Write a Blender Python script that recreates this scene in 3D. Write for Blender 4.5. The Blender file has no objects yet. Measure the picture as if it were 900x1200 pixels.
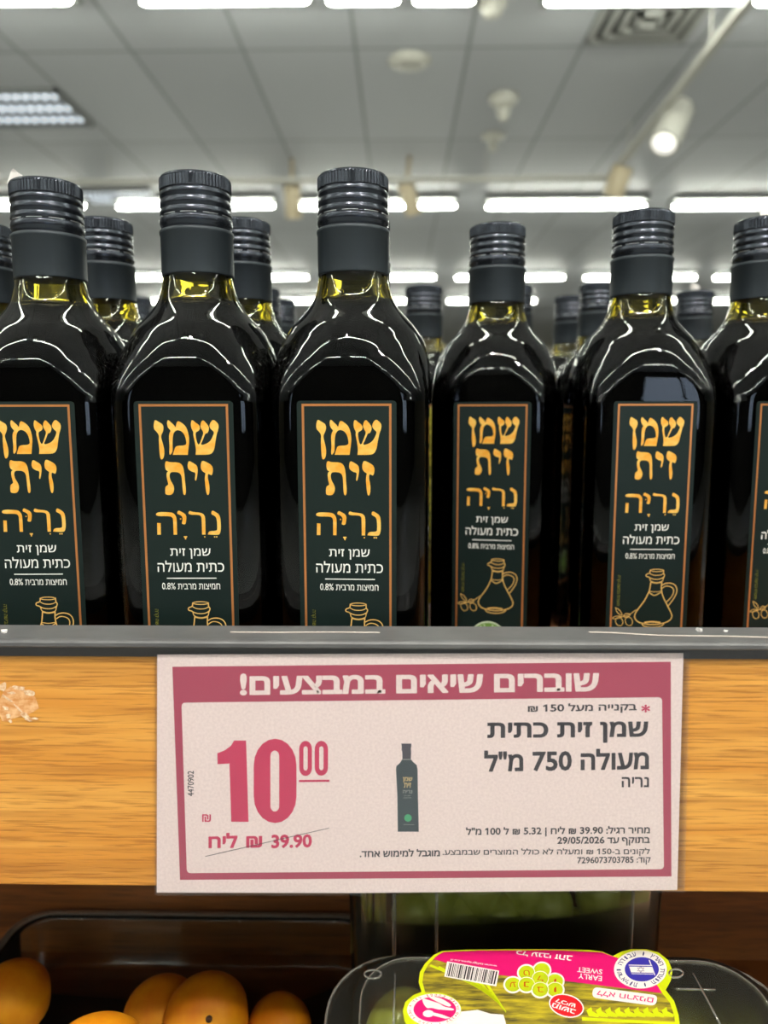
import bpy, math, random
from mathutils import Vector, Matrix
from mathutils.geometry import tessellate_polygon
random.seed(7)
S = bpy.context.scene
COL = S.collection
CZ = 1.25                                   # camera height above the shop floor (m)

# ------------------------------------------------------------------ camera
TH, PS, RO = 0.1349, -0.0202, -0.0022
F_PX = 900.0
FW = Vector((math.sin(PS)*math.cos(TH), math.cos(PS)*math.cos(TH), -math.sin(TH)))
_r = Vector((math.cos(PS), -math.sin(PS), 0.0)); _u = _r.cross(FW)
RT = _r*math.cos(RO) + _u*math.sin(RO); UP = _u*math.cos(RO) - _r*math.sin(RO)
cam = bpy.data.cameras.new('camera'); camo = bpy.data.objects.new('camera', cam); COL.objects.link(camo)
M = Matrix((RT, UP, -FW)).transposed().to_4x4(); M.translation = Vector((0, 0, CZ)); camo.matrix_world = M
cam.sensor_fit = 'VERTICAL'; cam.sensor_height = 36.0; cam.lens = F_PX/1200*36
cam.clip_start = 0.01; cam.clip_end = 200
cam.dof.use_dof = True; cam.dof.focus_distance = 0.335; cam.dof.aperture_fstop = 7.0
S.camera = camo
# ------------------------------------------------------------------ world, exposure
w = bpy.data.worlds.new('shop_ambient'); S.world = w; w.use_nodes = True
w.node_tree.nodes['Background'].inputs[0].default_value = (0.93, 0.97, 1.0, 1)
w.node_tree.nodes['Background'].inputs[1].default_value = 0.17
S.cycles.max_bounces = 24; S.cycles.transmission_bounces = 24; S.cycles.transparent_max_bounces = 48
S.view_settings.view_transform = 'Standard'; S.view_settings.look = 'None'
S.view_settings.exposure = -0.25; S.view_settings.gamma = 1.0; S.view_settings.use_curve_mapping = False
TUBE = 60.0                                 # radiance of the ceiling tubes
TRACK_W = 26.0                              # watts of each track spotlight

# ------------------------------------------------------------------ helpers (millimetres from the camera; z up)
def W(v): return Vector((v[0]*.001, v[1]*.001, v[2]*.001 + CZ))
def ray(px, py): return FW + RT*((px-450)/F_PX) - UP*((py-600)/F_PX)
def at_y(px, py, y): d = ray(px, py); return d*(y/d.y)
def at_z(px, py, z): d = ray(px, py); return d*(z/d.z)
def at_d(px, py, D): return ray(px, py)*D
def lin(c): return tuple(((x/255)/12.92 if x/255 <= .04045 else ((x/255+.055)/1.055)**2.4) for x in c)

class MB:
    def __init__(s): s.v = []; s.f = []; s.m = []; s.sm = []
    def add(s, vs, fs, mi=0, smooth=False):
        b = len(s.v); s.v += [Vector(v) for v in vs]
        for f in fs: s.f.append(tuple(b+i for i in f)); s.m.append(mi); s.sm.append(smooth)
    def box(s, a, b, mi=0):
        (x0, y0, z0), (x1, y1, z1) = a, b
        vs = [(x, y, z) for x in (x0, x1) for y in (y0, y1) for z in (z0, z1)]
        s.add(vs, [(0, 1, 3, 2), (4, 6, 7, 5), (0, 4, 5, 1), (2, 3, 7, 6), (0, 2, 6, 4), (1, 5, 7, 3)], mi)
    def rings(s, rs, mi=0, smooth=True, cap0=True, cap1=True, flip=False):
        n = len(rs[0]); vs = [p for r in rs for p in r]; fs = []
        for k in range(len(rs)-1):
            for i in range(n):
                j = (i+1) % n
                fs.append((k*n+i, k*n+j, (k+1)*n+j, (k+1)*n+i))
        if cap0: fs.append(tuple(reversed(range(n))))
        if cap1: fs.append(tuple((len(rs)-1)*n+i for i in range(n)))
        if flip: fs = [tuple(reversed(f)) for f in fs]
        s.add(vs, fs, mi, smooth)
    def lathe(s, prof, n=48, mi=0, c=(0, 0, 0), smooth=True, cap0=True, cap1=True):
        s.rings([[(c[0]+r*math.cos(2*math.pi*i/n), c[1]+r*math.sin(2*math.pi*i/n), c[2]+z) for i in range(n)] for r, z in prof], mi, smooth, cap0, cap1)
    def tube(s, pts, r, n=10, mi=0, smooth=True, rr=None):
        pts = [Vector(p) for p in pts]; rs = []
        for k, p in enumerate(pts):
            t = (pts[min(k+1, len(pts)-1)] - pts[max(k-1, 0)]).normalized()
            a = t.cross(Vector((0, 0, 1)) if abs(t.z) < .9 else Vector((1, 0, 0))).normalized(); b = t.cross(a)
            q = rr[k] if rr else r
            rs.append([p + (a*math.cos(2*math.pi*i/n) + b*math.sin(2*math.pi*i/n))*q for i in range(n)])
        s.rings(rs, mi, smooth, True, True, True)
    # flat printing: Mp maps (u, v, lift) to a 3-D point
    def poly(s, pts, Mp, lift=0, mi=0, holes=()):
        loops = [[Vector((p[0], p[1], 0)) for p in l] for l in (pts,)+tuple(holes)]
        tr = tessellate_polygon(loops); allp = [p for l in loops for p in l]
        vs = [Mp(p.x, p.y, lift) for p in allp]
        s.add(vs, [tuple(t) for t in tr], mi)
    def stroke(s, pts, wd, Mp, lift=0, mi=0, closed=False):
        p = [Vector((a[0], a[1])) for a in pts]; n = len(p); L = []; R = []
        for k in range(n):
            a = p[(k-1) % n] if (closed or k > 0) else p[k]; b = p[(k+1) % n] if (closed or k < n-1) else p[k]
            t = (b-a); t = t.normalized() if t.length > 1e-9 else Vector((1, 0)); nn = Vector((-t.y, t.x))*(wd/2)
            L.append(p[k]+nn); R.append(p[k]-nn)
        vs = [Mp(q.x, q.y, lift) for q in L] + [Mp(q.x, q.y, lift) for q in R]
        s.add(vs, [(k, n+k, n+(k+1) % n, (k+1) % n) for k in range(n if closed else n-1)], mi)
    def disc(s, c, rx, ry, Mp, lift=0, mi=0, n=36, r_in=0):
        o = [(c[0]+rx*math.cos(2*math.pi*i/n), c[1]+ry*math.sin(2*math.pi*i/n)) for i in range(n)]
        h = ([(c[0]+rx*r_in*math.cos(2*math.pi*i/n), c[1]+ry*r_in*math.sin(2*math.pi*i/n)) for i in range(n)],) if r_in else ()
        s.poly(o, Mp, lift, mi, h)
    def text(s, string, quad, Mp, lift=0, mi=0, bold=0.0, raw=False):
        """quad = top-left, top-right, bottom-right, bottom-left of the ink in (u, v)"""
        vs, tr = glyphs(string if raw else vis(string), bold)
        tl, tr_, br, bl = [Vector(q) for q in quad]
        out = []
        for x, y, dz in vs:
            p = (bl*(1-x) + br*x)*(1-y) + (tl*(1-x) + tr_*x)*y
            out.append(Mp(p.x, p.y, lift-dz))
        s.add(out, tr, mi)
    def build(s, name, mats, parent=None, off=None, bevel=0, bseg=2, solid=0):
        off = off or Vector((0, 0, 0))
        me = bpy.data.meshes.new(name); me.from_pydata([tuple(v-off) for v in s.v], [], s.f)
        for m in (mats if isinstance(mats, (list, tuple)) else [mats]): me.materials.append(m)
        for p, mi, sm in zip(me.polygons, s.m, s.sm): p.material_index = mi; p.use_smooth = sm
        me.update()
        o = bpy.data.objects.new(name, me); COL.objects.link(o)
        if parent: o.parent = parent
        if solid:
            md = o.modifiers.new('thickness', 'SOLIDIFY'); md.thickness = solid; md.offset = 0
        if bevel:
            md = o.modifiers.new('bevel', 'BEVEL'); md.width = bevel; md.segments = bseg; md.limit_method = 'ANGLE'
        return o

def vis(t):
    """logical Hebrew order to drawing order (left to right); runs of digits keep their own order"""
    r = t[::-1]; out = ''; run = ''
    for ch in r:
        if ch in '0123456789./%' : run += ch
        else: out += run[::-1] + ch; run = ''
    return out + run[::-1]
_gc = {}
def glyphs(t, bold):
    k = (t, bold)
    if k in _gc: return _gc[k]
    cu = bpy.data.curves.new('lettering', 'FONT'); cu.body = t; cu.size = 1.0; cu.resolution_u = 3; cu.fill_mode = 'NONE'
    o = bpy.data.objects.new('lettering', cu); COL.objects.link(o)
    dg = bpy.context.evaluated_depsgraph_get(); me = bpy.data.meshes.new_from_object(o.evaluated_get(dg))
    nx = {e.vertices[0]: e.vertices[1] for e in me.edges}; seen = set(); loops = []
    for v in me.vertices:
        if v.index in seen: continue
        lp_ = []; q = v.index
        while q not in seen and q in nx: seen.add(q); lp_.append((me.vertices[q].co.x, me.vertices[q].co.y)); q = nx[q]
        if len(lp_) > 2: loops.append(lp_)
    bpy.data.objects.remove(o); bpy.data.curves.remove(cu); bpy.data.meshes.remove(me)
    for n_, l in enumerate(loops):             # give the plain figure one its flag
        if len(l) == 4:
            x0, x1 = min(p[0] for p in l), max(p[0] for p in l); y0, y1 = min(p[1] for p in l), max(p[1] for p in l)
            if abs(x1-x0-.098) < .004 and abs(y1-y0-.682) < .006 and abs(y0) < .003: loops[n_] = [(x1, .682), (x0+.02, .682), (x0-.15, .575), (x0-.15, .475), (x0, .56), (x0, 0), (x1, 0)]
    def area(l): return sum(a[0]*b_[1]-b_[0]*a[1] for a, b_ in zip(l, l[1:]+l[:1]))/2
    def inside(p, l):
        c = False
        for a, b_ in zip(l, l[1:]+l[:1]):
            if (a[1] > p[1]) != (b_[1] > p[1]) and p[0] < (b_[0]-a[0])*(p[1]-a[1])/(b_[1]-a[1])+a[0]: c = not c
        return c
    holes = [l for l in loops if any(q is not l and area(q)*area(l) < 0 and abs(area(q)) > abs(area(l)) and inside(l[0], q) for q in loops)]
    outer = [l for l in loops if not any(l is h for h in holes)]
    pts = []; fs = []
    for l in outer:
        hs = [h for h in holes if inside(h[0], l) and abs(area(h)) < abs(area(l))]
        al = [p for q in [l]+hs for p in q]; b0 = len(pts); pts += al
        for tr in tessellate_polygon([[Vector((p[0], p[1], 0)) for p in q] for q in [l]+hs]): fs.append(tuple(b0+i for i in tr))
    dep = [0.0]*len(pts)
    if bold:                                   # heavier weight: a thin band along every glyph edge
        for l in loops:
            for p, q in zip(l, l[1:]+l[:1]):
                p, q = Vector(p), Vector(q); d = q-p
                if d.length < 1e-6: continue
                d = d.normalized(); nn = Vector((-d.y, d.x))*bold; ee = d*bold*.7; i = len(pts)
                pts += [tuple(p-ee-nn), tuple(q+ee-nn), tuple(q+ee+nn), tuple(p-ee+nn)]; dep += [.008+.0015*(len(fs) % 7)]*4; fs.append((i, i+1, i+2, i+3))
    xs = [v[0] for v in pts]; ys = [v[1] for v in pts]
    x0, x1, y0, y1 = min(xs), max(xs), min(ys), max(ys)
    vs = [((v[0]-x0)/(x1-x0+1e-9), (v[1]-y0)/(y1-y0+1e-9), d) for v, d in zip(pts, dep)]
    _gc[k] = (vs, fs); return _gc[k]
def chaikin(p, it=2):
    for _ in range(it):
        q = []
        for i in range(len(p)):
            a, b = p[i], p[(i+1) % len(p)]
            q += [(a[0]*.75+b[0]*.25, a[1]*.75+b[1]*.25), (a[0]*.25+b[0]*.75, a[1]*.25+b[1]*.75)]
        p = q
    return p
def smooth_line(p, it=2):
    for _ in range(it):
        q = [p[0]]
        for a, b in zip(p, p[1:]):
            q += [(a[0]*.75+b[0]*.25, a[1]*.75+b[1]*.25), (a[0]*.25+b[0]*.75, a[1]*.25+b[1]*.75)]
        p = q + [p[-1]]
    return p
def rect(x0, y0, x1, y1): return [(x0, y0), (x1, y0), (x1, y1), (x0, y1)]
def rrect(x0, y0, x1, y1, r, n=6):
    o = []
    for cx, cy, a in ((x1-r, y1-r, 0), (x0+r, y1-r, 90), (x0+r, y0+r, 180), (x1-r, y0+r, 270)):
        for i in range(n+1):
            t = math.radians(a+90*i/n); o.append((cx+r*math.cos(t), cy+r*math.sin(t)))
    return o

def tag(o, label=None, cat=None, group=None, kind=None):
    if label: o['label'] = label
    if cat: o['category'] = cat
    if group: o['group'] = group
    if kind: o['kind'] = kind
    return o
def thing(name, label, cat, loc, rz=0, group=None):
    o = bpy.data.objects.new(name, None); COL.objects.link(o); o.location = loc; o.rotation_euler = (0, 0, rz); o.empty_display_size = .02
    return tag(o, label, cat, group)
def copy_tree(o, parent=None):
    c = o.copy(); COL.objects.link(c)
    if parent: c.parent = parent
    for ch in list(o.children): copy_tree(ch, c)
    return c

# ------------------------------------------------------------------ materials
def mat(name, col, rough=.5, metal=0.0, spec=.5, coat=0.0, em=None, es=0):
    m = bpy.data.materials.new(name); m.use_nodes = True; b = m.node_tree.nodes['Principled BSDF']
    b.inputs['Base Color'].default_value = (*lin(col), 1); b.inputs['Roughness'].default_value = rough
    b.inputs['Metallic'].default_value = metal; b.inputs['Specular IOR Level'].default_value = spec
    b.inputs['Coat Weight'].default_value = coat
    if em: b.inputs['Emission Color'].default_value = (*lin(em), 1); b.inputs['Emission Strength'].default_value = es
    return m
def nt(m): return m.node_tree.nodes, m.node_tree.links
def vary(m, c0, c1, scale=(5, 5, 5), detail=4, rough=.6, lo=.35, hi=.65, bump=0, dist=.001):
    N, L = nt(m); b = N['Principled BSDF']
    tc = N.new('ShaderNodeTexCoord'); mp = N.new('ShaderNodeMapping'); mp.inputs['Scale'].default_value = scale
    no = N.new('ShaderNodeTexNoise'); no.inputs['Scale'].default_value = 1; no.inputs['Detail'].default_value = detail; no.inputs['Roughness'].default_value = rough
    cr = N.new('ShaderNodeValToRGB'); cr.color_ramp.elements[0].position = lo; cr.color_ramp.elements[1].position = hi
    cr.color_ramp.elements[0].color = (*lin(c0), 1); cr.color_ramp.elements[1].color = (*lin(c1), 1)
    L.new(tc.outputs['Object'], mp.inputs['Vector']); L.new(mp.outputs['Vector'], no.inputs['Vector'])
    L.new(no.outputs['Fac'], cr.inputs['Fac']); L.new(cr.outputs['Color'], b.inputs['Base Color'])
    if bump:
        bp = N.new('ShaderNodeBump'); bp.inputs['Strength'].default_value = bump; bp.inputs['Distance'].default_value = dist
        L.new(no.outputs['Fac'], bp.inputs['Height']); L.new(bp.outputs['Normal'], b.inputs['Normal'])
    return m
def wood(name, base, dark, light, rough=.42):
    m = mat(name, base, rough); N, L = nt(m); b = N['Principled BSDF']
    tc = N.new('ShaderNodeTexCoord')
    def noise(sc, det, lo, hi, dist=0.0):
        mp = N.new('ShaderNodeMapping'); mp.inputs['Scale'].default_value = sc
        no = N.new('ShaderNodeTexNoise'); no.inputs['Scale'].default_value = 1; no.inputs['Detail'].default_value = det; no.inputs['Distortion'].default_value = dist
        mr = N.new('ShaderNodeMapRange'); mr.inputs['From Min'].default_value = lo; mr.inputs['From Max'].default_value = hi
        L.new(tc.outputs['Object'], mp.inputs['Vector']); L.new(mp.outputs['Vector'], no.inputs['Vector']); L.new(no.outputs['Fac'], mr.inputs['Value'])
        return mr.outputs['Result']
    def mix(fac, a, c):
        x = N.new('ShaderNodeMix'); x.data_type = 'RGBA'
        if isinstance(fac, float): x.inputs['Factor'].default_value = fac
        else: L.new(fac, x.inputs['Factor'])
        for s_, v in ((6, a), (7, c)):
            if isinstance(v, tuple): x.inputs[s_].default_value = (*lin(v), 1)
            else: L.new(v, x.inputs[s_])
        return x.outputs[2]
    broad = noise((4, 4, 60), 3, .35, .65, .6)
    pores = noise((42, 42, 1000), 4, .51, .64)
    mid = noise((9, 9, 260), 4, .48, .66, .3)
    band = noise((2.2, 2.2, 34), 2, .60, .70, .4)
    c = mix(broad, base, light); 
    def scaled(x, k):
        mu = N.new('ShaderNodeMath'); mu.operation = 'MULTIPLY'; mu.inputs[1].default_value = k; L.new(x, mu.inputs[0]); return mu.outputs[0]
    c = mix(scaled(mid, .45), c, dark); c = mix(scaled(pores, .62), c, dark); c = mix(scaled(band, .35), c, dark)
    L.new(c, b.inputs['Base Color'])
    bp = N.new('ShaderNodeBump'); bp.inputs['Strength'].default_value = .25; bp.inputs['Distance'].default_value = .0004; bp.invert = True
    L.new(pores, bp.inputs['Height']); L.new(bp.outputs['Normal'], b.inputs['Normal'])
    return m
def clear_plastic(name, tint=(238, 240, 236), refl=.9, rough=.06, tr=.92, haze=0.0):
    m = bpy.data.materials.new(name); m.use_nodes = True; N, L = nt(m); N.clear()
    o = N.new('ShaderNodeOutputMaterial'); mx = N.new('ShaderNodeMixShader'); t = N.new('ShaderNodeBsdfTransparent'); g = N.new('ShaderNodeBsdfGlossy')
    fr = N.new('ShaderNodeFresnel'); fr.inputs['IOR'].default_value = 1.45
    mu = N.new('ShaderNodeMath'); mu.operation = 'MULTIPLY'; mu.inputs[1].default_value = refl
    t.inputs[0].default_value = tuple(x*tr for x in lin(tint)) + (1,); g.inputs['Roughness'].default_value = rough
    L.new(fr.outputs[0], mu.inputs[0]); L.new(mu.outputs[0], mx.inputs[0]); L.new(t.outputs[0], mx.inputs[1]); L.new(g.outputs[0], mx.inputs[2])
    hz = N.new('ShaderNodeMixShader'); hz.inputs[0].default_value = haze; dd = N.new('ShaderNodeBsdfDiffuse'); dd.inputs[0].default_value = (.8, .8, .74, 1)
    L.new(mx.outputs[0], hz.inputs[1]); L.new(dd.outputs[0], hz.inputs[2]); L.new(hz.outputs[0], o.inputs[0])
    return m

M_cap = mat('black_lacquered_metal', (60, 64, 72), .25, .8)
M_sleeve = mat('matt_black_foil', (45, 52, 58), .45, .35)
M_label = mat('dark_green_label_paper', (16, 31, 29), .42, 0, .35)
M_goldink = vary(mat('gold_ink', (255, 188, 72), .38, .25), (250, 172, 52), (255, 206, 104), (160, 160, 220), 2)
M_copper = mat('copper_foil', (214, 142, 84), .33, .6)
M_white = mat('white_ink', (240, 240, 235), .5)
M_line = mat('gold_line_ink', (236, 192, 112), .4, .2)
M_olive = mat('olive_ink', (120, 118, 40), .5)
M_seal = mat('green_seal_ink', (110, 150, 70), .5)
M_sealrim = mat('pale_seal_ink', (205, 220, 190), .5)

# dark olive-oil glass: clear surface, green-brown absorbing body, a little shelf dust on what faces up
M_glass = bpy.data.materials.new('dark_olive_glass'); M_glass.use_nodes = True
N, L = nt(M_glass); N.clear()
out = N.new('ShaderNodeOutputMaterial'); gl = N.new('ShaderNodeBsdfPrincipled')
gl.inputs['Base Color'].default_value = (1, 1, 1, 1); gl.inputs['Transmission Weight'].default_value = 1; gl.inputs['Roughness'].default_value = 0.0; gl.inputs['IOR'].default_value = 1.5
ab = N.new('ShaderNodeVolumeAbsorption'); ab.inputs['Color'].default_value = (.80, .77, .36, 1); ab.inputs['Density'].default_value = 1000
df = N.new('ShaderNodeBsdfDiffuse'); df.inputs[0].default_value = (.55, .54, .5, 1)
tc = N.new('ShaderNodeTexCoord'); n1 = N.new('ShaderNodeTexNoise'); n1.inputs['Scale'].default_value = 900; n1.inputs['Detail'].default_value = 2
n2 = N.new('ShaderNodeTexNoise'); n2.inputs['Scale'].default_value = 30; n2.inputs['Detail'].default_value = 3
r1 = N.new('ShaderNodeMapRange'); r1.inputs['From Min'].default_value = .45; r1.inputs['From Max'].default_value = .85
ge = N.new('ShaderNodeNewGeometry'); sp = N.new('ShaderNodeSeparateXYZ'); r2 = N.new('ShaderNodeMapRange'); r2.inputs['From Min'].default_value = .1; r2.inputs['From Max'].default_value = .8
m1 = N.new('ShaderNodeMath'); m1.operation = 'MULTIPLY'; m2 = N.new('ShaderNodeMath'); m2.operation = 'MULTIPLY'; m3 = N.new('ShaderNodeMath'); m3.operation = 'MULTIPLY'; m3.inputs[1].default_value = .07
mx = N.new('ShaderNodeMixShader')
L.new(tc.outputs['Object'], n1.inputs['Vector']); L.new(tc.outputs['Object'], n2.inputs['Vector']); L.new(n1.outputs['Fac'], r1.inputs['Value'])
L.new(ge.outputs['Normal'], sp.inputs[0]); L.new(sp.outputs['Z'], r2.inputs['Value'])
L.new(r1.outputs[0], m1.inputs[0]); L.new(r2.outputs[0], m1.inputs[1]); L.new(m1.outputs[0], m2.inputs[0]); L.new(n2.outputs['Fac'], m2.inputs[1]); L.new(m2.outputs[0], m3.inputs[0])
L.new(m3.outputs[0], mx.inputs[0]); L.new(gl.outputs[0], mx.inputs[1]); L.new(df.outputs[0], mx.inputs[2]); L.new(mx.outputs[0], out.inputs['Surface']); L.new(ab.outputs[0], out.inputs['Volume'])

M_oak = wood('oak_veneer', (212, 142, 54), (158, 96, 32), (230, 168, 78))
M_brownwood = wood('brown_wood', (128, 74, 28), (76, 42, 14), (146, 88, 36), .5)
M_rail = vary(mat('grey_plastic_rail', (92, 92, 93), .45), (82, 82, 84), (100, 100, 101), (30, 30, 30))
M_raildark = mat('dark_rail_channel', (62, 60, 62), .4)
M_paper = vary(mat('sign_paper', (232, 212, 206), .6), (228, 208, 203), (238, 219, 213), (900, 900, 900), 2)
M_border = mat('sign_border_ink', (172, 72, 94), .55)
M_red = mat('sign_price_ink', (200, 62, 96), .55)
M_ink = mat('sign_dark_ink', (62, 59, 64), .6)
M_sleeveclear = clear_plastic('clear_sign_sleeve', (250, 250, 253), .8, .12, .99)
M_edge_glint = clear_plastic('clear_plastic_edge_glint', (246, 248, 243), 1.0, .15, .98, .12)  # pale diffuse share stands in for highlights along the plastic edges
M_clear = clear_plastic('clear_punnet_plastic', (246, 248, 243), 1.0, .1, .98, .006)

# ------------------------------------------------------------------ the shop hall
def struct(o): o['kind'] = 'structure'; return o
mb = MB(); mb.box(W((-16000, -9000, -1350)), W((16000, 26000, -1250)))
M_floor = vary(mat('shop_floor_tiles', (214, 213, 210), .35), (204, 203, 200), (222, 221, 218), (2, 2, 2))
struct(mb.build('floor', M_floor))
CEIL = 2020
M_ceil = mat('metal_ceiling_panels', (150, 150, 146), .55, .0)
N, L = nt(M_ceil); b = N['Principled BSDF']
tc = N.new('ShaderNodeTexCoord'); mp = N.new('ShaderNodeMapping'); mp.inputs['Location'].default_value = (.17, .25, 0); mp.inputs['Rotation'].default_value = (0, 0, math.radians(90))
br = N.new('ShaderNodeTexBrick'); br.offset = 0; br.inputs['Scale'].default_value = 1; br.inputs['Brick Width'].default_value = 1.5; br.inputs['Row Height'].default_value = .64; br.inputs['Mortar Size'].default_value = .012; br.inputs['Mortar Smooth'].default_value = .3
br.inputs['Color1'].default_value = (*lin((174, 176, 180)), 1); br.inputs['Color2'].default_value = (*lin((184, 186, 190)), 1); br.inputs['Mortar'].default_value = (*lin((136, 138, 140)), 1)
L.new(tc.outputs['Object'], mp.inputs[0]); L.new(mp.outputs[0], br.inputs['Vector']); L.new(br.outputs['Color'], b.inputs['Base Color'])
mb = MB(); mb.box(W((-16000, -9000, CEIL)), W((16000, 26000, CEIL+100))); struct(mb.build('ceiling', M_ceil))
M_wall = vary(mat('cream_wall_paint', (214, 208, 186), .7), (208, 202, 180), (220, 214, 192), (.6, .6, .6))
mb = MB(); mb.box(W((-16000, 25900, -1250)), W((16000, 26000, CEIL))); struct(mb.build('wall_back', M_wall))
mb = MB(); mb.box(W((-16100, -9000, -1250)), W((-16000, 26000, CEIL))); struct(mb.build('wall_left', M_wall))
mb = MB(); mb.box(W((16000, -9000, -1250)), W((16100, 26000, CEIL))); struct(mb.build('wall_right', M_wall))
mb = MB(); mb.box(W((-16000, -9100, -1250)), W((16000, -9000, CEIL))); struct(mb.build('wall_front', vary(mat('dim_front_wall', (70, 68, 66), .8), (60, 58, 56), (80, 78, 76), (.5, .5, .5))))
M_pane = mat('daylight_glass', (200, 215, 235), .2, em=(205, 225, 255), es=2.8); M_wframe = mat('dark_window_frame', (60, 62, 66), .4)
def window(name, x0, x1, z0, z1):
    mb = MB(); mb.box(W((x0, -8990, z0)), W((x1, -8980, z1))); o = struct(mb.build(name, M_pane))
    mb = MB()
    for q in ((x0-80, z0-80, x1+80, z0), (x0-80, z1, x1+80, z1+80), (x0-80, z0, x0, z1), (x1, z0, x1+80, z1), ((x0+x1)/2-30, z0, (x0+x1)/2+30, z1)): mb.box(W((q[0], -8995, q[1])), W((q[2], -8940, q[3])))
    mb.build('frame', M_wframe, o)
window('window_1', 2500, 5000, -250, 1400)
window('window_2', -6600, -5800, -250, 1400)

M_housing = mat('grey_enamel', (120, 122, 120), .4)
M_tube = mat('lit_diffuser', (240, 245, 225), .4, em=(248, 252, 238), es=TUBE)
def lamp(x0, x1, Y, label, group, z=1935, q=.016):
    c = W(((x0+x1)/2, Y, z)); r = thing('ceiling_lamp', label, 'ceiling lamp', c, 0, group)
    h = (x1-x0)/2000
    mb = MB(); mb.box((-h-.01, -.12, .035), (h+.01, .12, .085)); mb.build('housing', M_housing, r, bevel=.004)
    mb = MB(); n = 14
    rs = []
    for xx, k in ((-h, .35), (-h+.012, .8), (-h+.03, 1), (h-.03, 1), (h-.012, .8), (h, .35)):
        rs.append([(xx, q*k*math.cos(2*math.pi*i/n), q*k*math.sin(2*math.pi*i/n)) for i in range(n)])
    mb.rings(rs, flip=True); mb.build('diffuser', M_tube, r)
    return r
def lamp_px(pairs, py, name, z=1935):
    for k, (a, b_) in enumerate(pairs):
        A = at_z(a, py, z); B_ = at_z(b_, py, z)
        lamp(A.x, B_.x, (A.y+B_.y)/2, name, name, z)
lamp_px([(-190, -60), (-40, 84), (165, 362), (384, 467), (486, 555), (640, 873), (886, 1100)], 1, 'long lit ceiling lamp in the row nearest the shelf, at the picture top')
lamp_px([(-84, 100), (137, 321), (350, 533), (571, 755), (790, 974)], 242, 'lit ceiling lamp in the second row, just above the bottle caps')
lamp_px([(-69, 56), (82, 205), (233, 360), (384, 509), (535, 660), (686, 814), (838, 960)], 325.5, 'lit ceiling lamp in the third row, behind the bottle necks')
lamp_px([(-76, 22), (44, 142), (163, 262), (284, 382), (404, 503), (525, 627), (687, 796), (835, 930)], 353, 'small lit ceiling lamp in the farthest row, low behind the bottle caps')
for Y in (600, -900, -5000):              # the rows over and behind the photographer
    for k in range(-3, 4):
        lamp(k*2000-850+150, k*2000+850+150, Y, 'lit ceiling lamp over the aisle in front of the shelf', 'ceiling lamps over the aisle', q=.026)

# louvred ceiling lights
M_louvre = mat('bright_louvre_metal', (210, 212, 215), .25, .9)
M_dimglow = mat('louvre_lamp_glow', (230, 235, 240), .4, em=(225, 235, 245), es=1.6)
def louvre(px0, px1, py0, py1, label):
    a = at_z(px0, py1, CEIL-8); b_ = at_z(px1, py0, CEIL-8); y0, y1 = a.y, b_.y; x0, x1 = a.x, at_z(px1, py1, CEIL-8).x
    r = thing('louvred_ceiling_light', label, 'ceiling light', W(((x0+x1)/2, (y0+y1)/2, CEIL)), 0, None); o = r.location
    mb = MB(); t = 25
    for q in ((x0-t, y0-t, x1+t, y0), (x0-t, y1, x1+t, y1+t), (x0-t, y0, x0, y1), (x1, y0, x1+t, y1)): mb.box(W((q[0], q[1], CEIL-30)), W((q[2], q[3], CEIL-1)))
    mb.build('frame', M_housing, r, o)
    n = 14
    for k in range(3):
        yy = y0 + (y1-y0)*(k+.5)/3
        mb = MB()
        for i in range(n):
            xx = x0+(x1-x0)*(i+.5)/n; hw = (x1-x0)/n*.36
            mb.lathe([(hw*.001, 0), (hw*.0009, -.012), (hw*.0005, -.02)], 10, c=W((xx, yy, CEIL-6)))
        mb.build('reflector_strip', M_dimglow, r, o)
        mb = MB(); mb.box(W((x0, yy-(y1-y0)/6-10, CEIL-34)), W((x1, yy-(y1-y0)/6+10, CEIL-2))); mb.build('louvre_blade', M_louvre, r, o)
    return r
louvre(-40, 108, 104, 147, 'square louvred ceiling light with three glowing strips, upper left')
louvre(112, 192, 222, 238, 'louvred ceiling light seen between the two left bottle caps')

# track with spotlights
M_track = mat('white_track', (180, 178, 170), .4)
M_beige = mat('beige_spot_body', (205, 190, 160), .45)
M_spotglow = mat('spot_lens', (250, 250, 245), .2, em=(255, 250, 240), es=1.1)
TZ = 1800
tA, tB = at_z(884, -8, TZ), at_z(716, 206, TZ)
def track(name, A, B_, label):
    A = W(A); B_ = W(B_); r = thing(name, label, 'light track', (A+B_)/2); o = r.location
    d = (B_-A).normalized(); s_ = d.cross(Vector((0, 0, 1)))*.02
    mb = MB(); rs = [[p+s_+Vector((0, 0, .02)), p-s_+Vector((0, 0, .02)), p-s_-Vector((0, 0, .02)), p+s_-Vector((0, 0, .02))] for p in (A, B_)]
    mb.rings(rs, smooth=False); mb.build('rail', M_track, r, o)
    for t in (.2, .8):
        p = A.lerp(B_, t); mb = MB(); mb.tube([p+Vector((0, 0, .02)), Vector((p.x, p.y, CZ+CEIL*.001))], .004, 8); mb.build('suspension_rod', M_track, r, o)
track('light_track', tA, tB, 'white spotlight track running towards the camera across the upper right ceiling')
tC = Vector((at_z(-30, 207, TZ).x, tB.y+60, TZ)); track('light_track', tC, Vector((tB.x+30, tB.y+60, TZ)), 'white spotlight track running crossways above the bottle caps')
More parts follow.
